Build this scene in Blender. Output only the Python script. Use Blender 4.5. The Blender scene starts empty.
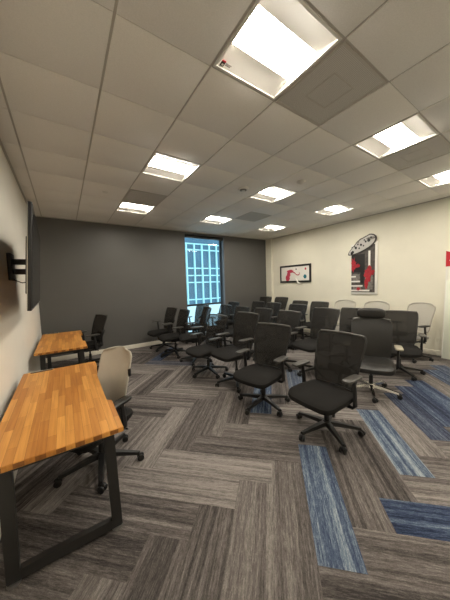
import bpy, bmesh, math, random
from mathutils import Vector, Matrix
random.seed(7)
PI = math.pi
COL = bpy.context.scene.collection
T = 0.6096                      # ceiling module
XL, XR, YF, YB, H = -0.16, 6.36, -2.5, 5.364, 3.048

# ------------------------------------------------------------------ materials
def new_mat(name):
    m = bpy.data.materials.new(name); m.use_nodes = True
    nt = m.node_tree
    return m, nt, nt.nodes['Principled BSDF']

def plain(name, col, rough=0.6, metal=0.0, noise=0.0, nscale=40, bump=0.0, spec=0.5):
    m, nt, b = new_mat(name)
    b.inputs['Base Color'].default_value = (*col, 1)
    b.inputs['Roughness'].default_value = rough
    b.inputs['Metallic'].default_value = metal
    b.inputs['Specular IOR Level'].default_value = spec
    if noise or bump:
        tc = nt.nodes.new('ShaderNodeTexCoord'); n = nt.nodes.new('ShaderNodeTexNoise')
        n.inputs['Scale'].default_value = nscale; n.inputs['Detail'].default_value = 4
        nt.links.new(tc.outputs['Object'], n.inputs['Vector'])
        if noise:
            r = nt.nodes.new('ShaderNodeValToRGB')
            r.color_ramp.elements[0].position = .3; r.color_ramp.elements[1].position = .7
            r.color_ramp.elements[0].color = (*[c*(1-noise) for c in col], 1)
            r.color_ramp.elements[1].color = (*[min(1, c*(1+noise)) for c in col], 1)
            nt.links.new(n.outputs['Fac'], r.inputs['Fac']); nt.links.new(r.outputs['Color'], b.inputs['Base Color'])
        if bump:
            bp = nt.nodes.new('ShaderNodeBump'); bp.inputs['Strength'].default_value = bump; bp.inputs['Distance'].default_value = .004
            nt.links.new(n.outputs['Fac'], bp.inputs['Height']); nt.links.new(bp.outputs['Normal'], b.inputs['Normal'])
    return m

def emissive(name, col, strength):
    m, nt, b = new_mat(name)
    b.inputs['Base Color'].default_value = (*col, 1)
    b.inputs['Emission Color'].default_value = (*col, 1)
    b.inputs['Emission Strength'].default_value = strength
    return m

def mesh_fabric(name, col, alpha, rough=.7, scale=260):
    """woven open mesh: fabric mixed with clear holes"""
    m, nt, b = new_mat(name)
    b.inputs['Base Color'].default_value = (*col, 1); b.inputs['Roughness'].default_value = rough
    b.inputs['Specular IOR Level'].default_value = .25
    tr = nt.nodes.new('ShaderNodeBsdfTransparent'); mx = nt.nodes.new('ShaderNodeMixShader')
    tc = nt.nodes.new('ShaderNodeTexCoord'); n = nt.nodes.new('ShaderNodeTexNoise')
    n.inputs['Scale'].default_value = scale; n.inputs['Detail'].default_value = 1
    mr = nt.nodes.new('ShaderNodeMapRange'); mr.inputs['From Min'].default_value = .3; mr.inputs['From Max'].default_value = .7
    mr.inputs['To Min'].default_value = max(0, alpha-.12); mr.inputs['To Max'].default_value = min(1, alpha+.12)
    nt.links.new(tc.outputs['Object'], n.inputs['Vector']); nt.links.new(n.outputs['Fac'], mr.inputs['Value'])
    nt.links.new(mr.outputs['Result'], mx.inputs['Fac'])
    nt.links.new(tr.outputs[0], mx.inputs[1]); nt.links.new(b.outputs[0], mx.inputs[2])
    nt.links.new(mx.outputs[0], nt.nodes['Material Output'].inputs['Surface'])
    return m

def wood_mat():
    m, nt, b = new_mat('butcher_block_wood')
    N, L = nt.nodes.new, nt.links.new
    tc = N('ShaderNodeTexCoord'); mp = N('ShaderNodeMapping'); mp.inputs['Rotation'].default_value = (0, 0, PI/2)
    L(tc.outputs['Object'], mp.inputs['Vector'])
    def brick(w, c1, c2, off):
        k = N('ShaderNodeTexBrick'); k.offset = off; k.offset_frequency = 2; k.squash = 1
        k.inputs['Scale'].default_value = 1; k.inputs['Mortar Size'].default_value = 0.0006
        k.inputs['Brick Width'].default_value = w; k.inputs['Row Height'].default_value = .043
        k.inputs['Color1'].default_value = (*c1, 1); k.inputs['Color2'].default_value = (*c2, 1)
        k.inputs['Mortar'].default_value = (.26, .10, .022, 1)
        L(mp.outputs['Vector'], k.inputs['Vector']); return k
    k = brick(.37, (.74, .36, .085), (.47, .185, .034), .41)
    st = N('ShaderNodeMapping'); st.inputs['Scale'].default_value = (3, 70, 30)
    L(mp.outputs['Vector'], st.inputs['Vector'])
    n = N('ShaderNodeTexNoise'); n.inputs['Scale'].default_value = 1; n.inputs['Detail'].default_value = 6
    L(st.outputs['Vector'], n.inputs['Vector'])
    mx = N('ShaderNodeMix'); mx.data_type = 'RGBA'; mx.blend_type = 'MULTIPLY'; mx.inputs[0].default_value = .5
    r = N('ShaderNodeValToRGB'); r.color_ramp.elements[0].position = .3; r.color_ramp.elements[1].position = .65
    r.color_ramp.elements[0].color = (.55, .45, .35, 1); r.color_ramp.elements[1].color = (1, 1, 1, 1)
    L(n.outputs['Fac'], r.inputs['Fac']); L(k.outputs['Color'], mx.inputs[6]); L(r.outputs['Color'], mx.inputs[7])
    L(mx.outputs[2], b.inputs['Base Color'])
    b.inputs['Roughness'].default_value = .42; b.inputs['Specular IOR Level'].default_value = .4
    return m

def carpet_mat():
    m, nt, b = new_mat('plank_carpet')
    N, L = nt.nodes.new, nt.links.new
    uv = N('ShaderNodeUVMap'); uv.uv_map = 'plank_uv'
    at = N('ShaderNodeAttribute'); at.attribute_name = 'plank'
    sp = N('ShaderNodeSeparateColor'); L(at.outputs['Color'], sp.inputs['Color'])
    def streak(sx, sy, detail, rough=.6):
        mp = N('ShaderNodeMapping'); mp.inputs['Scale'].default_value = (sx, sy, 1)
        n = N('ShaderNodeTexNoise'); n.inputs['Scale'].default_value = 1; n.inputs['Detail'].default_value = detail; n.inputs['Roughness'].default_value = rough
        L(uv.outputs['UV'], mp.inputs['Vector']); L(mp.outputs['Vector'], n.inputs['Vector']); return n.outputs['Fac']
    def math_(op, a, c):
        q = N('ShaderNodeMath'); q.operation = op
        for i, v in enumerate((a, c)):
            if isinstance(v, (int, float)): q.inputs[i].default_value = v
            else: L(v, q.inputs[i])
        return q.outputs[0]
    broad = streak(.7, 13, 2)
    fine = streak(9, 95, 5, .68)
    tuft = streak(120, 240, 1)
    lane = streak(.12, 30, 1)
    dash = streak(30, 150, 2)
    s = math_('ADD', math_('MULTIPLY', broad, .30), math_('MULTIPLY', fine, .38))
    s = math_('ADD', s, math_('MULTIPLY', lane, .32))
    s = math_('ADD', s, math_('MULTIPLY', math_('SUBTRACT', dash, .5), .22))
    s = math_('ADD', s, math_('MULTIPLY', math_('SUBTRACT', tuft, .5), .16))
    s = math_('ADD', s, math_('MULTIPLY', math_('SUBTRACT', sp.outputs['Red'], .5), .14))
    s = math_('ADD', math_('MULTIPLY', math_('SUBTRACT', s, .5), 1.2), .495)
    def ramp(stops):
        r = N('ShaderNodeValToRGB'); e = r.color_ramp.elements
        e[0].position, e[0].color = stops[0][0], (*stops[0][1], 1)
        e[1].position, e[1].color = stops[-1][0], (*stops[-1][1], 1)
        for p, c in stops[1:-1]:
            q = e.new(p); q.color = (*c, 1)
        L(s, r.inputs['Fac']); return r.outputs['Color']
    taupe = ramp([(.31, (.036, .032, .031)), (.44, (.092, .081, .076)), (.54, (.156, .139, .130)), (.67, (.275, .25, .232))])
    blue = ramp([(.34, (.016, .022, .043)), (.45, (.040, .056, .102)), (.53, (.080, .107, .158)), (.60, (.155, .195, .24)), (.69, (.30, .335, .36))])
    mx = N('ShaderNodeMix'); mx.data_type = 'RGBA'
    L(sp.outputs['Green'], mx.inputs[0]); L(taupe, mx.inputs[6]); L(blue, mx.inputs[7])
    L(mx.outputs[2], b.inputs['Base Color'])
    b.inputs['Roughness'].default_value = .95; b.inputs['Specular IOR Level'].default_value = .1
    bp = N('ShaderNodeBump'); bp.inputs['Strength'].default_value = .3; bp.inputs['Distance'].default_value = .004
    L(math_('ADD', fine, tuft), bp.inputs['Height']); L(bp.outputs['Normal'], b.inputs['Normal'])
    return m

def glass_mat():
    m, nt, b = new_mat('window_glass')
    tr = nt.nodes.new('ShaderNodeBsdfTransparent'); tr.inputs[0].default_value = (.86, .94, .97, 1)
    gl = nt.nodes.new('ShaderNodeBsdfGlossy'); gl.inputs['Roughness'].default_value = .03
    fr = nt.nodes.new('ShaderNodeFresnel'); fr.inputs['IOR'].default_value = 1.35
    mx = nt.nodes.new('ShaderNodeMixShader')
    nt.links.new(fr.outputs[0], mx.inputs[0]); nt.links.new(tr.outputs[0], mx.inputs[1]); nt.links.new(gl.outputs[0], mx.inputs[2])
    nt.links.new(mx.outputs[0], nt.nodes['Material Output'].inputs['Surface'])
    return m

def perforated_mat():
    m, nt, b = new_mat('perforated_grille')
    N, L = nt.nodes.new, nt.links.new
    tc = N('ShaderNodeTexCoord'); v = N('ShaderNodeTexVoronoi'); v.inputs['Scale'].default_value = 110; v.inputs['Randomness'].default_value = 0
    L(tc.outputs['Object'], v.inputs['Vector'])
    r = N('ShaderNodeValToRGB'); r.color_ramp.elements[0].position = .36; r.color_ramp.elements[1].position = .42
    r.color_ramp.elements[0].color = (.36, .345, .32, 1); r.color_ramp.elements[1].color = (.58, .56, .53, 1)
    L(v.outputs['Distance'], r.inputs['Fac']); L(r.outputs['Color'], b.inputs['Base Color'])
    b.inputs['Roughness'].default_value = .6
    return m

M = dict(
    cream=plain('cream_wall_paint', (.80, .765, .64), .75, noise=.02, nscale=3, bump=.03),
    white_wall=plain('white_wall_paint', (.82, .79, .71), .6, noise=.02, nscale=3, bump=.03),
    grey_wall=plain('dark_grey_wall_paint', (.098, .095, .090), .5, noise=.03, nscale=2, bump=.03),
    tile=plain('ceiling_tile', (.80, .775, .735), .9, noise=.04, nscale=140, bump=.25),
    tee=plain('ceiling_grid_metal', (.48, .45, .41), .5),
    base=plain('baseboard_vinyl', (.78, .74, .64), .5),
    carpet=carpet_mat(), wood=wood_mat(), glass=glass_mat(), perf=perforated_mat(),
    steel=plain('black_powder_coat', (.022, .021, .020), .42, noise=.1, nscale=300, bump=.05),
    glide=plain('silver_glide', (.6, .6, .58), .3, 1),
    plastic=plain('black_plastic', (.0085, .008, .008), .45, noise=.1, nscale=200),
    padgrey=plain('grey_arm_pad', (.050, .047, .042), .34, noise=.1, nscale=80),
    padtan=plain('tan_arm_pad', (.30, .27, .20), .4),
    rim=plain('back_rim_and_highlight', (.10, .095, .085), .35, noise=.08, nscale=100),
    seat=plain('black_seat_fabric', (.0105, .0095, .0085), .9, noise=.25, nscale=420, bump=.3, spec=.25),
    netting=mesh_fabric('black_back_mesh', (.020, .018, .0155), .76),
    netopen=mesh_fabric('black_open_back_mesh', (.020, .018, .0155), .55),
    leather=plain('black_leather', (.014, .013, .0115), .42, noise=.15, nscale=60, bump=.15),
    chrome=plain('polished_chrome', (.75, .74, .72), .15, 1),
    lightnet=mesh_fabric('light_back_mesh', (.56, .53, .46), .80),
    lightrim=plain('light_grey_rim', (.42, .39, .33), .5),
    lightseat=plain('light_grey_seat', (.20, .19, .17), .85, noise=.1, nscale=300, bump=.2),
    palefab=plain('pale_grey_back_fabric', (.53, .49, .42), .85, noise=.06, nscale=350, bump=.2),
    screen=plain('television_screen', (.010, .010, .011), .18),
    bezel=plain('television_bezel', (.012, .011, .012), .4),
    lamp=emissive('lamp_diffuser', (1, .925, .80), 22),
    pan=plain('white_fixture_enamel', (.74, .72, .68), .45),
    whiteplastic=plain('white_plastic', (.68, .66, .62), .5),
    darkplastic=plain('grey_plastic', (.17, .165, .15), .5),
    frame=plain('dark_window_frame', (.03, .035, .045), .4),
    reveal=plain('window_reveal_paint', (.13, .16, .20), .5),
    channel=plain('shade_channel_paint', (.20, .24, .30), .5),
    fin=plain('pale_facade_fin', (.62, .86, .84), .4),
    facade=plain('blue_facade_glass', (.10, .17, .23), .25, noise=.25, nscale=.35),
    podium=plain('white_podium', (.86, .86, .86), .6),
    white=plain('white_paint', (.80, .78, .72), .5),
    black=plain('black_paint', (.014, .013, .012), .4, noise=.2, nscale=60),
    darkgrey=plain('dark_grey_paint', (.075, .065, .058), .6, noise=.45, nscale=18),
    midgrey=plain('mid_grey_paint', (.20, .18, .16), .6, noise=.4, nscale=25),
    leafgrey=plain('pale_grey_paint', (.52, .50, .47), .5),
    red=plain('red_paint', (.36, .014, .024), .5, noise=.3, nscale=30),
    pink=plain('crimson_paint', (.48, .045, .085), .5, noise=.25, nscale=40),
    teal=plain('teal_paint', (.015, .19, .25), .5),
    boardwhite=plain('pale_board', (.78, .80, .70), .45),
    signred=plain('sign_red', (.50, .012, .025), .5),
)

# ------------------------------------------------------------------ mesh helpers
def quad_faces(bm, rows, closed_u=False):
    for a, b in zip(rows[:-1], rows[1:]):
        n = len(a)
        for i in range(n if closed_u else n-1):
            j = (i+1) % n
            try: bm.faces.new((a[i], a[j], b[j], b[i]))
            except ValueError: pass

def box(bm, c, s, rot=None, bevel=0.0, seg=2):
    M4 = Matrix.Translation(Vector(c)) @ (rot.to_4x4() if rot else Matrix.Identity(4)) @ Matrix.Diagonal((*s, 1))
    r = bmesh.ops.create_cube(bm, size=1, matrix=M4)
    if bevel:
        es = list({e for v in r['verts'] for e in v.link_edges})
        bmesh.ops.bevel(bm, geom=es, offset=bevel, segments=seg, profile=.5, affect='EDGES')

def bx(bm, x0, x1, y0, y1, z0, z1, bevel=0.0):
    box(bm, ((x0+x1)/2, (y0+y1)/2, (z0+z1)/2), (x1-x0, y1-y0, z1-z0), None, bevel)

def tube(bm, pts, r, n=8, closed=False, flat=1.0):
    pts = [Vector(p) for p in pts]; rows = []
    up = Vector((0, 0, 1)); prev = None
    for i, p in enumerate(pts):
        if closed: t = pts[(i+1) % len(pts)] - pts[i-1]
        else: t = pts[min(i+1, len(pts)-1)] - pts[max(i-1, 0)]
        t.normalize()
        if prev is None:
            a = t.cross(up)
            if a.length < .05: a = t.cross(Vector((1, 0, 0)))
        else:
            a = prev - t*prev.dot(t)
        a.normalize(); prev = a; b = t.cross(a)
        rr = r[i] if isinstance(r, (list, tuple)) else r
        rows.append([bm.verts.new(p + a*math.cos(2*PI*k/n)*rr + b*math.sin(2*PI*k/n)*rr*flat) for k in range(n)])
    quad_faces(bm, rows + ([rows[0]] if closed else []), True)
    if not closed:
        bm.faces.new(rows[0][::-1]); bm.faces.new(rows[-1])

def cyl(bm, p0, p1, r0, r1=None, n=16):
    tube(bm, [p0, p1], [r0, r0 if r1 is None else r1], n)

def spow(v, e): return math.copysign(abs(v)**e, v)
def superell(bm, c, abc, e1=.4, e2=.4, nu=28, nv=14, fn=None, rot=None):
    rows = []
    for j in range(nv+1):
        ph = -PI/2 + PI*j/nv; row = []
        for i in range(nu):
            th = 2*PI*i/nu
            p = Vector((abc[0]*spow(math.cos(ph), e1)*spow(math.cos(th), e2), abc[1]*spow(math.cos(ph), e1)*spow(math.sin(th), e2), abc[2]*spow(math.sin(ph), e1)))
            if fn: p = fn(p)
            if rot: p = rot @ p
            row.append(p + Vector(c))
        rows.append(row)
    bv = [[bm.verts.new(p) for p in r] for r in rows[1:-1]]
    lo = bm.verts.new(sum(rows[0], Vector())/nu); hi = bm.verts.new(sum(rows[-1], Vector())/nu)
    quad_faces(bm, bv, True)
    for i in range(nu):
        j = (i+1) % nu
        bm.faces.new((lo, bv[0][j], bv[0][i])); bm.faces.new((hi, bv[-1][i], bv[-1][j]))

def sheet(bm, fn, nu, nv, thick):
    """curved panel fn(u in -1..1, v in 0..1), given thickness along -X"""
    A = [[bm.verts.new(fn(-1+2*i/nu, j/nv)) for i in range(nu+1)] for j in range(nv+1)]
    B = [[bm.verts.new(fn(-1+2*i/nu, j/nv) + Vector((-thick, 0, 0))) for i in range(nu+1)] for j in range(nv+1)]
    quad_faces(bm, A); quad_faces(bm, [r[::-1] for r in B])
    ring = lambda G: G[0] + [r[-1] for r in G[1:]] + G[-1][-2::-1] + [r[0] for r in G[-2:0:-1]]
    quad_faces(bm, [ring(B), ring(A)], True)

def prism(bm, pts, axis, a0, a1):
    """extrude a 2D outline; axis 'x': pts are (y,z); 'y': (x,z); 'z': (x,y)"""
    f = {'x': lambda p, a: (a, p[0], p[1]), 'y': lambda p, a: (p[0], a, p[1]), 'z': lambda p, a: (p[0], p[1], a)}[axis]
    A = [bm.verts.new(f(p, a0)) for p in pts]; B = [bm.verts.new(f(p, a1)) for p in pts]
    bm.faces.new(A); bm.faces.new(B[::-1])
    quad_faces(bm, [B, A], True)

def obj(name, bm, mat, parent=None, sharp=35):
    bmesh.ops.recalc_face_normals(bm, faces=bm.faces[:])
    me = bpy.data.meshes.new(name); bm.to_mesh(me); bm.free()
    me.materials.append(mat)
    for p in me.polygons: p.use_smooth = True
    me.set_sharp_from_angle(angle=math.radians(sharp))
    o = bpy.data.objects.new(name, me); COL.objects.link(o)
    if parent: o.parent = parent
    return o

def mk(name, mat, parent, *shapes, **kw):
    bm = bmesh.new()
    for s in shapes: s(bm)
    return obj(name, bm, mat, parent, **kw)

def tag(o, label, cat, group=None):
    o['label'] = label; o['category'] = cat
    if group: o['group'] = group
    return o

def thing(name, loc=(0, 0, 0), rz=0, label=None, cat=None, group=None):
    o = bpy.data.objects.new(name, None); COL.objects.link(o)
    o.empty_display_size = .1
    o.location = loc; o.rotation_euler = (0, 0, rz)
    if label: tag(o, label, cat, group)
    return o

def struct(name, mat, *shapes, parent=None):
    o = mk(name, mat, parent, *shapes)
    if parent is None: o['kind'] = 'structure'
    return o

def dup(root):
    r = root.copy(); COL.objects.link(r)
    for ch in root.children:
        c = ch.copy(); COL.objects.link(c); c.parent = r
        for g in ch.children:
            d = g.copy(); COL.objects.link(d); d.parent = c
    return r

B = lambda *a, **k: (lambda bm: bx(bm, *a, **k))

# ------------------------------------------------------------------ floor: carpet planks in herringbone
def clip(poly, x0, x1, y0, y1):
    def half(ps, f, cut):
        out = []
        for i, p in enumerate(ps):
            q = ps[(i+1) % len(ps)]
            if f(p): out.append(p)
            if f(p) != f(q): out.append(cut(p, q))
        return out
    ix = lambda c: (lambda p, q: (c, p[1]+(q[1]-p[1])*(c-p[0])/(q[0]-p[0])))
    iy = lambda c: (lambda p, q: (p[0]+(q[0]-p[0])*(c-p[1])/(q[1]-p[1]), c))
    for f, cut in ((lambda p: p[0] >= x0, ix(x0)), (lambda p: p[0] <= x1, ix(x1)), (lambda p: p[1] >= y0, iy(y0)), (lambda p: p[1] <= y1, iy(y1))):
        if poly: poly = half(poly, f, cut)
    return poly

PW, PU0, PV0 = .25, .855, 1.04
BLUE = {('H', 0, 0): 1, ('V', 1, 2): 1, ('H', 3, 3): 1, ('H', 5, 5): .8, ('H', 6, 6): .9, ('H', 7, 7): .95, ('H', 9, 9): .9, ('H', 10, 10): .8,
        ('H', 6, -2): 1, ('H', 8, 0): .8, ('V', 12, -11): .45, ('H', 13, -11): .9}
def herringbone():
    seen = set(); out = []
    for i in range(-30, 45):
        for j in range(-40, 40):
            s = (i-j) % 8
            key = ('H', i-s, j) if s < 4 else ('V', i, j-(7-s))
            if key in seen: continue
            seen.add(key)
            k, a, b = key
            u0, v0 = PU0+a*PW, PV0+b*PW
            du, dv = (4*PW, PW) if k == 'H' else (PW, 4*PW)
            uvs = [(u0, v0), (u0+du, v0), (u0+du, v0+dv), (u0, v0+dv)]
            poly = clip([((u+v)/math.sqrt(2), (u-v)/math.sqrt(2)) for u, v in uvs], XL, XR, YF, YB)
            if len(poly) >= 3: out.append((key, u0, v0, poly))
    return out

def build_floor():
    me = bpy.data.meshes.new('floor'); verts = []; faces = []; uvs = []; cols = []
    for key, u0, v0, poly in herringbone():
        rnd = random.random(); ox, oy = random.random()*40, random.random()*40
        bl = float(BLUE.get(key, 0))
        k0 = len(verts); verts += [(x, y, 0) for x, y in poly]; faces.append(list(range(k0, len(verts))))
        for x, y in poly:
            u, v = (x+y)/math.sqrt(2)-u0, (x-y)/math.sqrt(2)-v0
            uvs.append((u+ox, v+oy) if key[0] == 'H' else (v+ox, u+oy)); cols.append((rnd, bl, 0, 1))
    me.from_pydata(verts, [], faces)
    me.uv_layers.new(name='plank_uv'); me.color_attributes.new('plank', 'FLOAT_COLOR', 'CORNER')
    me.uv_layers['plank_uv'].data.foreach_set('uv', [c for q in uvs for c in q])
    me.color_attributes['plank'].data.foreach_set('color', [c for q in cols for c in q])
    me.materials.append(M['carpet'])
    o = bpy.data.objects.new('floor', me); COL.objects.link(o); o['kind'] = 'structure'
    if o.data.polygons[0].normal.z < 0: o.data.flip_normals()
build_floor()

# ------------------------------------------------------------------ walls
W = .16
WX0, WX1, WZ0, WZ1 = 3.165, 4.50, .10, 2.985           # window opening in the back wall
struct('wall_left', M['white_wall'], B(XL-W, XL, YF, YB+W, 0, H+.2))
struct('wall_right', M['cream'], B(XR, XR+W, YF, YB+W, 0, H+.2))
struct('wall_front', M['cream'], B(XL-W, XR+W, YF-W, YF, 0, H+.2))
struct('wall_back', M['grey_wall'], B(XL, WX0, YB, YB+.3, 0, H+.2), B(WX1, XR, YB, YB+.3, 0, H+.2),
       B(WX0, WX1, YB, YB+.3, WZ1, H+.2), B(WX0, WX1, YB, YB+.3, 0, WZ0))
struct('trim_1', M['cream'], B(6.265, XR, 5.10, YB, 0, H))                      # corner pilaster
struct('baseboard_back', M['base'], B(XL, WX0-.02, YB-.014, YB, 0, .10, bevel=.003), B(WX1+.02, 6.265, YB-.014, YB, 0, .10, bevel=.003))
struct('baseboard_right', M['base'], B(XR-.014, XR, YF, 5.10, 0, .10, bevel=.003))
struct('baseboard_left', M['base'], B(XL, XL+.014, YF, YB-.014, 0, .10, bevel=.003))
struct('trim_2', M['tee'], B(XL, XL+.02, YF, YB, H-.012, H+.01), B(XR-.02, XR, YF, YB, H-.012, H+.01), B(XL+.02, XR-.02, YB-.02, YB, H-.012, H+.01))   # wall angle

# window
win = thing('window_1', (WX0, YB, WZ0)); win['kind'] = 'structure'
ww, wh = WX1-WX0, WZ1-WZ0
fy0, fy1 = .17, .22
mk('window_frame', M['frame'], win, B(0, .035, fy0, fy1, 0, wh), B(ww-.05, ww, fy0, fy1, 0, wh), B(.035, ww-.05, fy0, fy1, wh-.05, wh), B(.035, ww-.05, fy0, fy1, 0, .05), B(.035, ww-.05, fy0-.03, fy1, .82, .875))
mk('pane', M['glass'], win, B(.035, ww-.05, .195, .199, .05, .82))
mk('pane', M['glass'], win, B(.035, ww-.05, .195, .199, .875, wh-.05))
mk('reveal', M['reveal'], win, B(-.0, .012, .0, fy0, 0, wh), B(ww-.012, ww, .0, fy0, 0, wh))
mk('sill', M['reveal'], win, B(.012, ww-.012, .0, fy0, 0, .012))
mk('roller_shade_box', M['black'], win, B(.012, ww-.012, .03, .13, wh-.085, wh, bevel=.006))
mk('shade_channel', M['channel'], win, B(ww-.035, ww-.012, .02, .05, .012, wh-.085))

# ------------------------------------------------------------------ ceiling
LIGHTS = [(c, r) for r in (-3, 0, 3, 6) for c in (2, 5, 8)]
VENTS = [(3, 0), (6, 0), (2, 5), (6, 5)]
def build_ceiling():
    bm = bmesh.new()
    holes = set(LIGHTS) | set(VENTS)
    z1 = H+.008
    for c in range(-1, 12):
        for r in range(-5, 10):
            if (c, r) in holes: continue
            x0, x1 = max(c*T+.008, XL+.02), min((c+1)*T-.008, XR-.02)
            y0, y1 = max(r*T+.0022, YF), min((r+1)*T-.0022, YB-.02)
            if x1-x0 < .02 or y1-y0 < .02: continue
            bx(bm, x0, x1, y0, y1, H, z1+.012, .0025)
    bx(bm, XL-W, XR+W, YF-W, YB+.3, H+.2, H+.3)  # unseen slab above the tiles, added to block light
    o = obj('ceiling', bm, M['tile']); o['kind'] = 'structure'
    bm = bmesh.new()
    for c in range(0, 11): bx(bm, c*T-.012, c*T+.012, YF, YB-.02, z1, z1+.03)
    for r in range(-4, 9):
        for c in range(-1, 11):
            bx(bm, max(c*T+.012, XL), min((c+1)*T-.012, XR), r*T-.010, r*T+.010, z1-.004, z1+.03)
    o = obj('trim_3', bm, M['tee']); o['kind'] = 'structure'
build_ceiling()

def make_light():
    root = thing('recessed_ceiling_light')
    a = T/2-.012
    mk('fixture_frame', M['pan'], root, B(-a, a, -a, -a+.018, -.001, .03), B(-a, a, a-.018, a, -.001, .03), B(-a, -a+.018, -a+.018, a-.018, -.001, .03), B(a-.018, a, -a+.018, a-.018, -.001, .03))
    i = a-.018
    bm = bmesh.new()
    for s in (-1, 1):
        n = 8; lo = []; hi = []
        for k in range(n+1):
            t = k/n; y = s*(i+(.125-i)*t); z = .006+.030*math.sin(t*PI/2)
            lo.append((y, z))
        prism(bm, lo + [(p[0], p[1]+.006) for p in lo[::-1]], 'x', -i, i)
    bx(bm, -i, i, -i, i, .125, .135)
    for s in (-1, 1): bx(bm, *sorted((s*i, s*(i-.006))), -i, i, .030, .125)
    for s in (-1, 1): bx(bm, -i+.006, i-.006, *sorted((s*i, s*(i-.006))), .03, .125)
    obj('reflector', bm, M['pan'], root)
    pts = []
    for k in range(13):
        y = -.125+.25*k/12; pts.append((y, .040-.016*math.cos(y/.125*PI/2)))
    bm = bmesh.new(); prism(bm, pts + [(p[0], p[1]+.004) for p in pts[::-1]], 'x', -i+.012, i-.012)
    obj('diffuser', bm, M['lamp'], root, sharp=60)
    return root
LL = {(2, 0): 'large bright square ceiling light nearest the camera with a small sticker on its rim',
      (5, 0): 'square ceiling light beyond the big perforated vent, upper right of the photo',
      (8, 0): 'square ceiling light cut by the right edge of the photo',
      (2, 3): 'square ceiling light over the left side, second row back from the stickered light',
      (5, 3): 'square ceiling light in the middle of the ceiling beside two small round detectors',
      (8, 3): 'square ceiling light above the black-framed picture on the cream wall',
      (2, 6): 'square ceiling light near the dark grey wall, touching a perforated vent on the left',
      (5, 6): 'small far square ceiling light just in front of the window',
      (8, 6): 'farthest square ceiling light in the corner where grey and cream walls meet',
      (2, -3): 'square ceiling light behind the camera on the television side',
      (5, -3): 'square ceiling light behind the camera in the middle of the room',
      (8, -3): 'square ceiling light behind the camera next to the cream wall'}
proto = make_light()
for n, (c, r) in enumerate(LIGHTS):
    o = proto if n == 0 else dup(proto)
    o.location = ((c+.5)*T, (r+.5)*T, H)
    tag(o, LL[(c, r)], 'ceiling light', 'recessed square ceiling lights')
    if (c, r) == (2, 0):
        a = T/2-.012
        cx_, cy_ = -a+.05, a-.055
        st = mk('sticker', M['black'], o, B(cx_-.014, cx_+.014, cy_-.004, cy_+.030, .0060, .0090))
        mk('sticker_mark', M['white'], st, B(cx_-.006, cx_+.008, cy_+.008, cy_+.022, .0052, .0062))
        mk('sticker_band', M['signred'], st, B(cx_-.014, cx_+.014, cy_-.016, cy_-.004, .0060, .0090))
        mk('sticker_text', M['midgrey'], st, *[B(cx_+.022+k*.009, cx_+.028+k*.009, cy_-.006, cy_+.002, .0060, .0090) for k in range(5)], *[B(cx_+.022+k*.008, cx_+.027+k*.008, cy_+.006, cy_+.013, .0060, .0090) for k in range(5)])

def make_vent():
    root = thing('ceiling_vent'); a = T/2-.012
    mk('vent_panel', M['perf'], root, B(-a+.015, a-.015, -a+.015, a-.015, .002, .010))
    mk('vent_frame', M['tee'], root, B(-a, a, -a, -a+.015, -.001, .02), B(-a, a, a-.015, a, -.001, .02), B(-a, -a+.015, -a+.015, a-.015, -.001, .02), B(a-.015, a, -a+.015, a-.015, -.001, .02))
    mk('vent_core', M['tee'], root, B(-.13, .13, -.13, -.122, -.001, .004), B(-.13, .13, .122, .13, -.001, .004), B(-.13, -.122, -.122, .122, -.001, .004), B(.122, .13, -.122, .122, -.001, .004))
    return root
VL = {(3, 0): 'large grey perforated ceiling vent next to the stickered ceiling light', (6, 0): 'grey perforated ceiling vent next to the upper right ceiling light',
      (2, 5): 'grey perforated ceiling vent near the dark grey wall on the left', (6, 5): 'small grey perforated ceiling vent in the far middle of the ceiling'}
pv = make_vent()
for n, (c, r) in enumerate(VENTS):
    o = pv if n == 0 else dup(pv); o.location = ((c+.5)*T, (r+.5)*T, H); tag(o, VL[(c, r)], 'vent', 'perforated ceiling vents')

for (x, y, rr, lab, inner) in ((2.74, 2.17, .085, 'round ceiling detector with a dark ring, the left one of the two', 'darkplastic'), (3.33, 1.52, .065, 'small pale round ceiling detector, the right one of the two', 'whiteplastic')):
    d = thing('ceiling_detector', (x, y, H), 0, lab, 'detector', 'round ceiling detectors')
    mk('housing', M['whiteplastic'], d, lambda bm: tube(bm, [(0, 0, 0), (0, 0, -.012), (0, 0, -.022)], [rr, rr, rr*.86], 24))
    mk('sensor', M[inner], d, lambda bm: tube(bm, [(0, 0, -.0215), (0, 0, -.030), (0, 0, -.036)], [rr*.66, rr*.62, rr*.4], 24))
    mk('sensor_cap', M['whiteplastic'], d, lambda bm: tube(bm, [(0, 0, -.034), (0, 0, -.042)], [rr*.36, rr*.28], 20))
tag(mk('sprinkler_cover', M['whiteplastic'], None, lambda bm: cyl(bm, (.92, 3.36, H), (.92, 3.36, H-.006), .04, .038, 24)), 'tiny round white cover plate in the ceiling tile above the desks', 'sprinkler cover')

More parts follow.
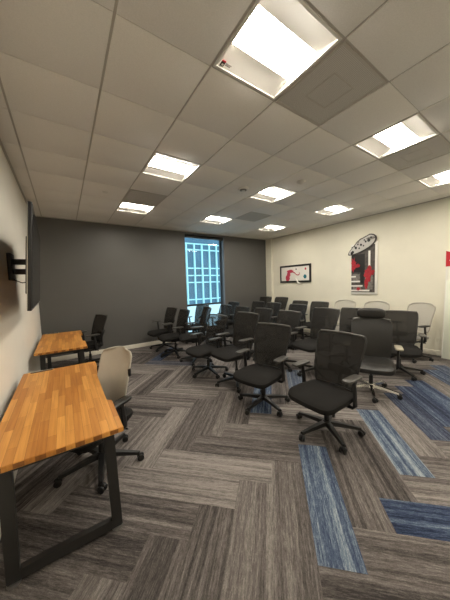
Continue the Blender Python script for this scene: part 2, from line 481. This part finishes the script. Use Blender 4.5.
# ------------------------------------------------------------------ desks
def make_desk(label, loc, L, D, notch, flip=False):
    """origin: floor below the near wall-side corner; x across (depth D), y along (length L)"""
    root = thing('wooden_desk', loc, 0, label, 'desk', 'butcher block desks along the white wall')
    zt, th = .718, .030
    n0, n1, nd = notch
    pts = [(0, 0), (D, 0), (D, n0)]
    for k in range(7): t = k/6; pts.append((D-nd*math.sin(t*PI/2), n0+.03*(1-math.cos(t*PI/2))))
    for k in range(7): t = k/6; pts.append((D-nd*math.cos(t*PI/2)*1.0 if k else D-nd, n1-.12+.12*math.sin(t*PI/2)))
    pts += [(D, L), (0, L)]
    cl = [pts[0]]
    for p in pts[1:]:
        if (Vector(p)-Vector(cl[-1])).length > 1e-4: cl.append(p)
    bm = bmesh.new(); prism(bm, cl, 'z', zt-th, zt)
    es = [e for e in bm.edges if abs(e.verts[0].co.z-e.verts[1].co.z) < 1e-6]
    bmesh.ops.bevel(bm, geom=es, offset=.003, segments=2, affect='EDGES')
    obj('desktop', bm, M['wood'], root)
    s = .058
    for y0, sgn in ((.075, 1), (L-.075, -1)):
        bm = bmesh.new()
        xt0, xt1, xb0, xb1 = .085, D-.075, .07, D-.052
        lean = .05*sgn
        P = lambda x, z: Vector((x, y0+lean*(1-(z-.02)/(zt-th-.02)), z))
        def bar(p, q, w=s, d=.034):
            dirv = (q-p); n = Vector((0, 1, 0)); dn = dirv.normalized(); sd = dn.cross(n).normalized(); n2 = sd.cross(dn)
            ring = lambda c: [bm.verts.new(c+sd*w/2*a+n2*d/2*b) for a, b in ((-1, -1), (1, -1), (1, 1), (-1, 1))]
            A, Bq = ring(p), ring(q); quad_faces(bm, [A, Bq], True); bm.faces.new(A[::-1]); bm.faces.new(Bq)
        zt2 = zt-th
        bar(P(xb0, .02), P(xt0, zt2)); bar(P(xb1, .02), P(xt1, zt2)); bar(P(xb0-.024, .045), P(xb1+.024, .045)); bar(P(xt0-.03, zt2-.022), P(xt1+.03, zt2-.022), .04)
        lg = obj('leg_frame', bm, M['steel'], root)
        for x in (xb0+.0, xb1): mk('foot_glide', M['glide'], lg, lambda bm: cyl(bm, (x, y0+lean, 0), (x, y0+lean, .014), .032, .030, 18), lambda bm: cyl(bm, (x, y0+lean, .012), (x, y0+lean, .03), .008, .008, 10))
    mk('crossbeam', M['steel'], root, B(D*.45-.03, D*.45+.03, .10, L-.10, zt-th-.045, zt-th-.002, bevel=.004))
    mk('cable_slot', M['plastic'], root, B(.06, .24, L-.036, L-.012, zt-.002, zt+.004, bevel=.001))
    mk('slot_lip', M['chrome'], root, B(.05, .25, L-.010, L+.004, zt-.012, zt+.006, bevel=.002))
    return root
make_desk('long orange butcher block desk nearest the camera, with black trapezoid legs', (-.105, .625, 0), 1.565, .632, (.42, 1.13, .032))
make_desk('smaller-looking butcher block desk farther along the white wall near the grey wall', (-.095, 3.06, 0), 1.60, .61, (.45, 1.15, .032))

# ------------------------------------------------------------------ television on its arm
tvx, tvy0, tvy1, tvz0, tvz1 = .066, 1.33, 2.85, 1.40, 2.18
tv = thing('television', (tvx, (tvy0+tvy1)/2, (tvz0+tvz1)/2), 0, 'large black television seen edge-on, held off the white wall above the desks', 'television')
hw, hh = (tvy1-tvy0)/2, (tvz1-tvz0)/2
mk('television_body', M['bezel'], tv, B(-.010, .016, -hw, hw, -hh, hh, bevel=.004), B(-.04, -.010, -hw*.6, hw*.6, -hh*.7, hh*.5, bevel=.006))
mk('screen', M['screen'], tv, B(.016, .0185, -hw+.012, hw-.012, -hh+.018, hh-.012))
mk('bezel_highlight', M['chrome'], tv, B(-.0125, -.008, -hw-.002, -hw+.004, -hh+.01, hh-.01))  # bright strip added as the highlight on the bezel's rear edge
tv.rotation_euler = (0, math.radians(4), math.radians(2.0))
mt = thing('wall_mount_arm', (XL, 2.27, 1.79), 0, 'black folding wall bracket holding the television off the white wall', 'wall mount')
mk('wall_plate', M['plastic'], mt, B(0, .035, -.02, .17, -.14, .13, bevel=.006))
mk('arm', M['plastic'], mt, lambda bm: box(bm, (.085, .075, .050), (.15, .06, .055), None, .006))
mk('arm', M['plastic'], mt, lambda bm: box(bm, (.085, .075, -.050), (.15, .06, .055), None, .006))
mk('screen_bracket', M['plastic'], mt, B(.155, .172, -.06, .20, -.075, -.03, bevel=.004), B(.155, .172, -.06, .20, .03, .075, bevel=.004), B(.153, .17, .05, .10, -.14, .14))
mk('cable', M['plastic'], mt, lambda bm: tube(bm, [(.01, .03, -.11), (.05, .02, -.14), (.10, .0, -.165), (.14, .0, -.16), (.16, .03, -.12)], .005, 8))

# ------------------------------------------------------------------ pictures, sign and board on the cream wall
art = thing('wall_art', (XR, 2.06, 1.81), 0, 'tall white-bordered collage on the cream wall with black, grey and red shapes', 'wall art')
# local: x into room is negative; y right-to-left: +y is left in the photo
y0, y1, z0, z1 = -.30, .315, -.615, .615
mk('white_board', M['white'], art, B(-.030, 0, y0, y1, z0, z1, bevel=.004))
ip = lambda name, mat, x, *s: mk(name, mat, art, *[(lambda bm, q=q: bx(bm, -.030-x, -.029, *q)) for q in s])
ip('dark_panel', M['darkgrey'], .003, (y0+.055, y1-.012, z0+.045, z1-.055))
ip('black_panel', M['black'], .005, (-.02, y1-.012, -.08, .36), (.0, .08, -.36, -.08))
ip('grey_panel', M['midgrey'], .005, (y0+.10, -.03, -.50, -.10), (.10, .28, -.33, -.12), (.06, .26, -.50, -.40))
for q_ in ((.19, y1-.012, -.20, -.165), (.09, y1-.012, -.32, -.285), (.03, y1-.012, -.43, -.395), (-.13, y1-.012, -.545, -.505), (-.145, -.10, .02, .42)): ip('white_stripe', M['white'], .008, q_)
def blob(bm, cy, cz, ry, rz, x, seed, n=22, rough=.35, th=.006):
    rnd = random.Random(seed)
    pts = []
    for k in range(n):
        a = 2*PI*k/n; q = 1+rough*(rnd.random()-.5)*2
        pts.append((cy+ry*q*math.cos(a), cz+rz*q*math.sin(a)))
    prism(bm, pts, 'x', x-th, x)
mk('red_shape', M['red'], art, lambda bm: blob(bm, .25, .12, .055, .16, -.038, 3), lambda bm: blob(bm, .15, .08, .06, .05, -.038, 8), lambda bm: blob(bm, -.10, -.12, .10, .16, -.038, 4), lambda bm: blob(bm, -.17, -.10, .07, .07, -.036, 5), lambda bm: blob(bm, -.06, -.34, .035, .15, -.037, 6), lambda bm: blob(bm, .12, -.48, .05, .04, -.046, 7))
def leaf(bm, g=1.0, xa=-.062, xb=-.044):
    c, s = math.cos(-.52), math.sin(-.52)
    pts = []
    for k in range(36):
        a = 2*PI*k/36
        p, q = .345*g**.4*math.cos(a), .115*g*math.sin(a)*(1-.35*math.cos(a))
        if 14 <= k <= 16 or 8 <= k <= 10: q *= 1.12
        pts.append((.055+p*c-q*s, .555+p*s+q*c))
    prism(bm, pts, 'x', xa, xb)
lf = mk('spotted_shape', M['leafgrey'], art, leaf)
mk('dark_backing', M['darkgrey'], lf, lambda bm: leaf(bm, 1.22, -.052, -.030))
lo = []
def spot(y, z, r): return lambda bm: blob(bm, y, z, r, r*1.2, -.0615, int(y*1000), 12, .2, .004)
for q in ((.25, .43, .028), (.18, .52, .03), (.22, .56, .016), (.10, .50, .018), (.06, .58, .024), (.0, .55, .016), (-.05, .64, .022), (-.12, .66, .035), (-.02, .68, .016), (.13, .60, .018), (.28, .40, .03), (-.17, .72, .02)): mk('black_spot', M['black'], lf, spot(*q))
mk('dark_edge', M['midgrey'], lf, lambda bm: blob(bm, -.16, .70, .10, .035, -.0615, 21, 16, .1, .003))
mk('dark_edge', M['midgrey'], lf, lambda bm: blob(bm, .13, .66, .03, .03, -.0615, 22, 12, .15, .003))

pic = thing('framed_picture', (XR, 4.165, 1.80), 0, 'wide black-framed white picture with a crimson curl and a teal dot', 'picture')
y0, y1, z0, z1 = -.60, .60, -.275, .275
f = .055
mk('frame', M['black'], pic, B(-.03, 0, y0, y1, z0, z0+f), B(-.03, 0, y0, y1, z1-f, z1), B(-.03, 0, y0, y0+f, z0+f, z1-f), B(-.03, 0, y1-f, y1, z0+f, z1-f))
mk('canvas', M['white'], pic, B(-.020, 0, y0+f, y1-f, z0+f, z1-f))
mk('crimson_curl', M['pink'], pic, lambda bm: blob(bm, .28, -.13, .09, .10, -.021, 31, 18, .12), lambda bm: blob(bm, .24, -.02, .07, .08, -.022, 32, 18, .12), lambda bm: blob(bm, .17, .08, .13, .05, -.023, 33, 18, .12), lambda bm: tube(bm, [(-.024, .10, .07), (-.024, .0, .03), (-.024, -.07, -.03), (-.024, -.14, -.05), (-.024, -.19, -.02), (-.024, -.19, .04)], [.02, .015, .012, .016, .012, .005], 8))
mk('teal_dot', M['teal'], pic, lambda bm: blob(bm, -.39, -.10, .055, .06, -.021, 41, 16, .12))
mk('brown_mark', M['darkgrey'], pic, lambda bm: blob(bm, -.06, .14, .02, .03, -.021, 42, 10, .2))
mk('red_mark', M['pink'], pic, lambda bm: blob(bm, -.41, .13, .028, .04, -.021, 43, 10, .2))
mk('white_tail', M['white'], pic, lambda bm: tube(bm, [(-.032, -.06, -.14), (-.034, -.10, -.20), (-.036, -.14, -.27), (-.036, -.20, -.31), (-.036, -.27, -.30), (-.036, -.31, -.285)], [.035, .03, .035, .035, .022, .008], 10, flat=.5))

sg = thing('wall_sign', (XR, .57, 1.49), 0, 'red and white sign on the cream wall at the right edge of the photo', 'sign')
mk('sign_panel', M['white'], sg, B(-.012, 0, -.60, 0, 0, .26))
mk('red_field', M['signred'], sg, lambda bm: prism(bm, [(0, .26), (0, .555), (-.12, .50), (-.60, .50), (-.60, .26)], 'x', -.014, 0))
mk('white_line', M['white'], sg, B(-.016, -.013, -.40, -.05, .365, .38))

bd = thing('leaning_board', (6.225, .10, 0), 0, 'tall pale board leaning on the cream wall at the right edge of the photo', 'board')
bm = bmesh.new(); box(bm, (0, 0, .745), (.022, .92, 1.49), None, .003); obj('board_panel', bm, M['boardwhite'], bd)
mk('board_edge', M['white'], bd, B(-.013, .013, .448, .463, .0, 1.492), B(-.013, .013, -.463, -.448, .0, 1.492))
bd.rotation_euler = (0, math.radians(4.4), 0)
bd.location.z = .001

# ------------------------------------------------------------------ office chairs (built facing +X)
def star_mesh(mat, name='star_base'):
    bm = bmesh.new()
    cyl(bm, (0, 0, .075), (0, 0, .125), .046, .036, 20)
    for k in range(5):
        a = 2*PI*k/5; c, s = math.cos(a), math.sin(a)
        rows = []
        for t in (0, .25, .6, .9, 1.0):
            r = .03+.29*t; w = .030-.013*t; z1 = .118-.040*t**1.3; z0 = z1-.040+.018*t
            rows.append([bm.verts.new((r*c-q*w*s, r*s+q*w*c, z)) for q, z in ((-1, z0), (-.75, z1), (.75, z1), (1, z0))])
        quad_faces(bm, rows, True); bm.faces.new(rows[0][::-1]); bm.faces.new(rows[-1])
    return bm
def caster_bm():
    bm = bmesh.new()
    cyl(bm, (0, 0, .045), (0, 0, .082), .011, .011, 10)
    superell(bm, (.012, 0, .043), (.030, .011, .022), .7, .7, 14, 8)
    return bm
def wheel_bm():
    bm = bmesh.new()
    for s in (-1, 1): tube(bm, [(.014, s*.010, .028), (.014, s*.013, .028), (.014, s*.024, .028), (.014, s*.028, .028)], [.024, .028, .028, .022], 16)
    return bm
STAR_PARTS = {}
def lower(root, seat_z, basemat):
    mk('gas_lift', M['plastic'], root, lambda bm: cyl(bm, (0, 0, .07), (0, 0, .24), .027, .025, 18), lambda bm: cyl(bm, (0, 0, .24), (0, 0, seat_z-.085), .015, .015, 14))
    mk('tilt_mechanism', M['plastic'], root, lambda bm: box(bm, (-.02, 0, seat_z-.085), (.26, .15, .05), None, .012), lambda bm: cyl(bm, (.02, -.07, seat_z-.085), (.02, -.225, seat_z-.085), .007), lambda bm: cyl(bm, (.02, -.20, seat_z-.085), (.02, -.25, seat_z-.085), .02, .017), lambda bm: cyl(bm, (-.06, .07, seat_z-.085), (-.06, .24, seat_z-.085), .007))
    obj('star_base', star_mesh(None), basemat, root)
    cm = None
    for k in range(5):
        if cm is None:
            c = obj('caster', caster_bm(), M['plastic'], root); w = obj('wheel', wheel_bm(), M['plastic'], c); cm = (c, w)
        else:
            c = cm[0].copy(); COL.objects.link(c); w = cm[1].copy(); COL.objects.link(w); w.parent = c
    return root
def spin(root, deg):
    """turn the star base; casters follow and swivel a little"""
    a0 = math.radians(deg); k = 0
    for ch in root.children:
        n = ch.name.split('.')[0]
        if n == 'star_base': ch.rotation_euler = (0, 0, a0)
        if n == 'caster':
            a = a0+2*PI*k/5; ch.location = (.312*math.cos(a), .312*math.sin(a), 0)
            ch.rotation_euler = (0, 0, a+random.uniform(-1.2, 1.2)); k += 1
def seat_part(root, z, mat, sx=.268, sy=.266, hz=.040, cx=.072):
    def fn(p):
        d = max(0, p.x-.10); p = p.copy(); p.z -= d*d*1.2
        p.z += .012*(p.y/sy)**2 - .010*max(0, 1-(p.x/sx)**2)*(1-(p.y/sy)**2)
        p.y *= 1-.10*max(0, -p.x/sx)
        return p
    mk('seat', mat, root, lambda bm: superell(bm, (cx, 0, z), (sx, sy, hz), .5, .34, 36, 12, fn))
    mk('seat_pan', M['plastic'], root, lambda bm: superell(bm, (cx-.01, 0, z-.036), (sx*.86, sy*.86, .020), .4, .4, 28, 8))
def arms(root, z, pad, zp=.655, yo=.283, x=.02):
    for s in (-1, 1):
        a = mk('armrest', M['plastic'], root, lambda bm: tube(bm, [(x-.03, s*.15, z-.055), (x-.03, s*(yo-.02), z-.055), (x-.03, s*yo, z-.03), (x-.025, s*yo, z+.06), (x-.01, s*yo, zp-.02)], [.022, .024, .026, .024, .020], 10, flat=.7))
        mk('arm_pad', pad, a, lambda bm: superell(bm, (x+.02, s*yo, zp), (.125, .045, .014), .5, .45, 24, 8))
def back_fn(z0, z1, w0, w1, x0, rec, curve=.035, arch=.012, cr=.06):
    def fn(u, v):
        z = z0+(z1-z0)*v
        w = w0+(w1-w0)*min(1, v*1.25)
        hgt = z1-z0; e = min(v, 1-v)*hgt
        if e < cr*.5: w -= (cr*.5)-math.sqrt(max(0, (cr*.5)**2-(cr*.5-e)**2))
        x = x0-rec*v-.02*math.sin(v*PI)*(-1) + curve*u*u
        return Vector((x, u*w, z+arch*(1-u*u)*(v-.3)))
    return fn
def rim_path(fn, nu=12, nv=14):
    P = [fn(-1+2*i/nu, 0) for i in range(nu+1)] + [fn(1, j/nv) for j in range(1, nv+1)] + [fn(1-2*i/nu, 1) for i in range(1, nu+1)] + [fn(-1, 1-j/nv) for j in range(1, nv)]
    out = [P[0]]
    for p in P[1:]:
        if (p-out[-1]).length > .004: out.append(p)
    return [p+Vector((-.004, 0, 0)) for p in out]

def mesh_chair(dz=0.0, net='netting'):
    r = thing('office_chair'); sz = .415+dz; zt = .99+dz
    lower(r, sz, M['plastic']); seat_part(r, sz, M['seat']); arms(r, sz, M['padgrey'], .655+dz)
    fn = back_fn(.462+dz, zt, .215, .262, -.142, .150, .030, .008, .035)
    bm = bmesh.new(); sheet(bm, fn, 12, 16, .006); bk = obj('backrest', bm, M[net], r)
    mk('back_rim', M['plastic'], bk, lambda bm: tube(bm, rim_path(fn), .0085, 8, True))
    mk('rim_highlight', M['rim'], bk, lambda bm: tube(bm, [fn(-.93+1.86*i/12, .985)+Vector((-.003, 0, .006)) for i in range(13)], .010, 8))  # paler grey tube puts the highlight along the top rim into colour
    mk('back_support', M['plastic'], r, lambda bm: tube(bm, [(-.10, 0, sz-.085), (-.18, 0, sz-.075), (-.235, 0, sz-.02), (-.245, 0, .52+dz), (-.258, 0, .60+dz)], [.026, .028, .026, .024, .02], 10, flat=.6),
       *[(lambda bm, s=s: tube(bm, [(-.255, 0, .57+dz), (-.25, s*.08, .63+dz), (-.243, s*.15, .69+dz), fn(s*.93, .52)+Vector((-.012, 0, 0))], [.017, .015, .012, .009], 8, flat=.6)) for s in (-1, 1)])
    mk('lumbar_pad', M['plastic'], r, lambda bm: superell(bm, (-.218, 0, .615+dz), (.010, .13, .045), .5, .5, 24, 8))
    return r
def leather_chair():
    r = thing('executive_chair'); sz = .42
    lower(r, sz, M['chrome']); seat_part(r, sz, M['leather'], .26, .26, .05); arms(r, sz, M['padtan'], .66, .30)
    fn = back_fn(.455, .972, .235, .255, -.165, .12, .03, .03, .10)
    bm = bmesh.new(); sheet(bm, fn, 12, 16, .045); bk = obj('backrest', bm, M['leather'], r, 50)
    mk('back_rim', M['rim'], bk, lambda bm: tube(bm, [fn(-.96+1.92*i/14, .97)+Vector((-.010, 0, .014)) for i in range(15)], .013, 8))
    hr = mk('headrest', M['leather'], r, lambda bm: superell(bm, (-.29, 0, 1.062), (.052, .178, .074), .6, .5, 32, 14, lambda p: Vector((p.x+.9*p.y*p.y, p.y, p.z))))
    mk('headrest_post', M['plastic'], hr, lambda bm: tube(bm, [(-.335, 0, .86), (-.36, 0, .97), (-.335, 0, 1.07)], .018, 8))
    mk('back_support', M['plastic'], r, lambda bm: tube(bm, [(-.10, 0, sz-.085), (-.21, 0, sz-.07), (-.275, 0, sz), (-.30, 0, .64), (-.335, 0, .86)], [.03, .03, .03, .028, .02], 10, flat=.6))
    return r
def light_chair():
    r = thing('office_chair'); sz = .42
    lower(r, sz, M['plastic']); seat_part(r, sz, M['lightseat']); arms(r, sz, M['plastic'], .67, .27)
    fn = back_fn(.50, 1.045, .21, .25, -.18, .12, .03, .02, .16)
    bm = bmesh.new(); sheet(bm, fn, 12, 18, .006); bk = obj('backrest', bm, M['lightnet'], r)
    mk('back_rim', M['lightrim'], bk, lambda bm: tube(bm, rim_path(fn), .013, 8, True))
    mk('back_support', M['lightrim'], r, lambda bm: tube(bm, [(-.10, 0, sz-.085), (-.20, 0, sz-.075), (-.262, 0, sz-.02), (-.275, 0, .60), (-.30, 0, .74)], [.026, .028, .026, .024, .016], 10, flat=.6))
    return r
def pale_chair():
    r = thing('office_chair'); sz = .415
    lower(r, sz, M['plastic']); seat_part(r, sz, M['seat']); arms(r, sz, M['plastic'], .61, .26)
    def fn(u, v):
        z = .47+.49*v
        w = .135+.038*min(1, v/.5)**.8
        e = (1-v)*.49
        if e < .07: w -= .07-math.sqrt(max(0, .07**2-(.07-e)**2))
        x = -.175-.10*v-.03*(1-abs(2*v-.7))*.0+.02*math.sin(v*PI*1.2)+.045*u*u
        return Vector((x, u*w, z+.012*(1-u*u)*v))
    bm = bmesh.new(); sheet(bm, fn, 14, 44, .016); bk = obj('backrest', bm, M['palefab'], r, 50)
    mk('back_rim', M['lightrim'], bk, lambda bm: tube(bm, [p+Vector((-.006, 0, 0)) for p in rim_path(fn, 14, 40)], .010, 8, True))
    for q in (1, -1): mk('lumbar_lever', M['plastic'], bk, lambda bm: box(bm, fn(q, .62)+Vector((-.012, q*.008, 0)), (.03, .014, .07), None, .004))
    mk('back_support', M['plastic'], r, lambda bm: tube(bm, [(-.10, 0, sz-.085), (-.19, 0, sz-.075), (-.235, 0, sz-.01), (-.245, 0, .60), (-.25, 0, .68)], [.028, .03, .03, .03, .02], 10, flat=.8))
    return r

PROTO = dict(task=mesh_chair(), tall=mesh_chair(.085), open=mesh_chair(0, 'netopen'), leather=leather_chair(), light=light_chair(), pale=pale_chair())
USED = set()
G1, G2, G3, G4 = 'first line of black chairs nearest the television wall', 'second line of black chairs', 'third line of black chairs', 'fourth line of chairs by the cream wall'
CH = [  # kind, x, y, facing, star, label, group
 ('task', 2.44, .53, 180, 24, 'black mesh office chair closest to the camera, its seat and five-star base fully in view', G1),
 ('task', 2.31, 1.33, 193, 48, 'black mesh office chair second from the camera, just left of the closest one', G1),
 ('tall', 2.43, 2.06, 183, 20, 'black mesh office chair third from the camera in the front line', G1),
 ('open', 2.31, 2.73, 186, 50, 'black mesh office chair fourth from the camera in the front line, left of the third', G1),
 ('tall', 2.46, 3.46, 166, 12, 'raised black chair fifth in the front line, before the bright low window pane', G1),
 ('task', 2.28, 4.14, 180, 40, 'black mesh chair second from the left end of the front line, by the grey wall', G1),
 ('task', 2.26, 4.84, 186, 5, 'black mesh chair at the far left end of the front line beside the baseboard', G1),
 ('leather', 3.71, .685, 206, 67, 'black leather executive chair with a padded headrest and chrome base', G2),
 ('tall', 3.72, 1.56, 174, 20, 'raised black mesh chair just left of the headrest chair', G2),
 ('task', 3.56, 2.18, 184, 33, 'black mesh office chair of the second line seen above the second chair from the camera', G2),
 ('task', 3.58, 2.92, 183, 10, 'black chair back half hidden behind the right of the third chair from the camera', G2),
 ('task', 3.55, 3.63, 180, 60, 'black mesh chair back peeking just over the top of the third chair from the camera', G2),
 ('open', 3.55, 4.33, 180, 28, 'open-mesh black chair with the bright window showing through its back', G2),
 ('task', 3.22, 4.95, 190, 44, 'black mesh office chair standing closest to the window glass', G2),
 ('task', 4.78, .74, 205, 18, 'black mesh chair with see-through back, right of the headrest chair', G3),
 ('task', 4.72, 1.58, 180, 50, 'black chair back showing between the raised chair and the headrest chair', G3),
 ('task', 4.74, 2.95, 180, 22, 'black mesh chair in the third line, under the right end of the framed picture', G3),
 ('task', 4.78, 3.80, 182, 14, 'black mesh chair in the third line, below the corner of grey and cream walls', G3),
 ('task', 4.85, 4.50, 180, 36, 'black mesh chair in the third line before the grey wall right of the window', G3),
 ('task', 4.28, 4.97, 182, 58, 'black mesh chair closest to the right side of the window by the grey wall', G3),
 ('task', 5.66, 2.98, 180, 40, 'black chair back in the last line between the two wall pictures', G4),
 ('task', 5.66, 3.62, 180, 8, 'black chair in the last line below the right part of the black-framed picture', G4),
 ('tall', 5.66, 4.33, 180, 52, 'tall black chair in the last line below the left end of the black-framed picture', G4),
 ('tall', 5.64, 5.00, 182, 30, 'black chair in the far corner by the cream pilaster', G4),
 ('light', 5.72, 2.31, 182, 16, 'pale mesh chair by the cream wall, leftmost of the three pale ones', 'pale mesh chairs along the cream wall'),
 ('light', 5.72, 1.61, 180, 46, 'pale mesh chair by the cream wall, partly behind the padded headrest', 'pale mesh chairs along the cream wall'),
 ('light', 5.78, .92, 160, 64, 'pale mesh chair by the cream wall, rightmost and nearest the leaning board', 'pale mesh chairs along the cream wall'),
 ('pale', .47, 1.42, 217, 45, 'pale grey upholstered chair pulled up to the near butcher block desk', 'desk chairs'),
 ('task', .64, 4.54, 197, 30, 'black chair at the far butcher block desk in front of the grey wall', 'desk chairs'),
]
for kind, x, y, face, star, label, grp in CH:
    p = PROTO[kind]
    o = dup(p) if kind in USED else p
    USED.add(kind)
    o.location = (x, y, 0); o.rotation_euler = (0, 0, math.radians(face))
    tag(o, label, 'chair', grp); spin(o, star-face)

# ------------------------------------------------------------------ across the street
nb = thing('office_building', (0, 29.1, 0), 0, 'glass office building with pale vertical fins seen through the window', 'building')
mk('glass_wall', M['facade'], nb, B(2, 34, 0, .4, -1.25, 12))
mk('podium', M['podium'], nb, B(2, 34, -.4, .4, -9, -1.3))
fm = None
for k in range(22):
    if fm is None:
        fm = mk('fin', M['fin'], nb, B(-.085, .085, -.30, 0, -1.25, 7.2))
        f_ = fm
    else:
        f_ = fm.copy(); COL.objects.link(f_)
    f_.location = (4.75+1.19*k, 0, 0)
for z in (-.5, 1.87, 2.82, 3.82, 6.35, 7.15):
    mk('ledge', M['fin'], nb, B(2, 34, -.22, 0, z-.075, z+.075))
gp = mk('ground_outside', M['podium'], None, B(-10, 45, YB+3, 60, -9.2, -9)); gp['kind'] = 'structure'; gp.name = 'trim_4'

# ------------------------------------------------------------------ world, camera, view
w = bpy.data.worlds.new('sky'); bpy.context.scene.world = w; w.use_nodes = True
bg = w.node_tree.nodes['Background']; bg.inputs['Color'].default_value = (.60, .86, 1.0, 1); bg.inputs['Strength'].default_value = .85

R = Vector((0.82831005, -0.55941593, -0.03092361)); U = Vector((0.06355898, 0.03898532, 0.99721633)); D = Vector((0.55665314, 0.82796978, -0.06784784))
cam = bpy.data.cameras.new('camera'); co = bpy.data.objects.new('camera', cam); COL.objects.link(co)
co.matrix_world = Matrix(((R.x, U.x, -D.x, .2821), (R.y, U.y, -D.y, -.8721), (R.z, U.z, -D.z, 1.553), (0, 0, 0, 1)))
cam.sensor_fit = 'HORIZONTAL'; cam.sensor_width = 36; cam.lens = 238.87/450*36; cam.clip_start = .05
sc = bpy.context.scene; sc.camera = co
vs = sc.view_settings; vs.view_transform = 'Standard'; vs.look = 'None'; vs.gamma = 1; vs.use_curve_mapping = False
vs.exposure = 1.27
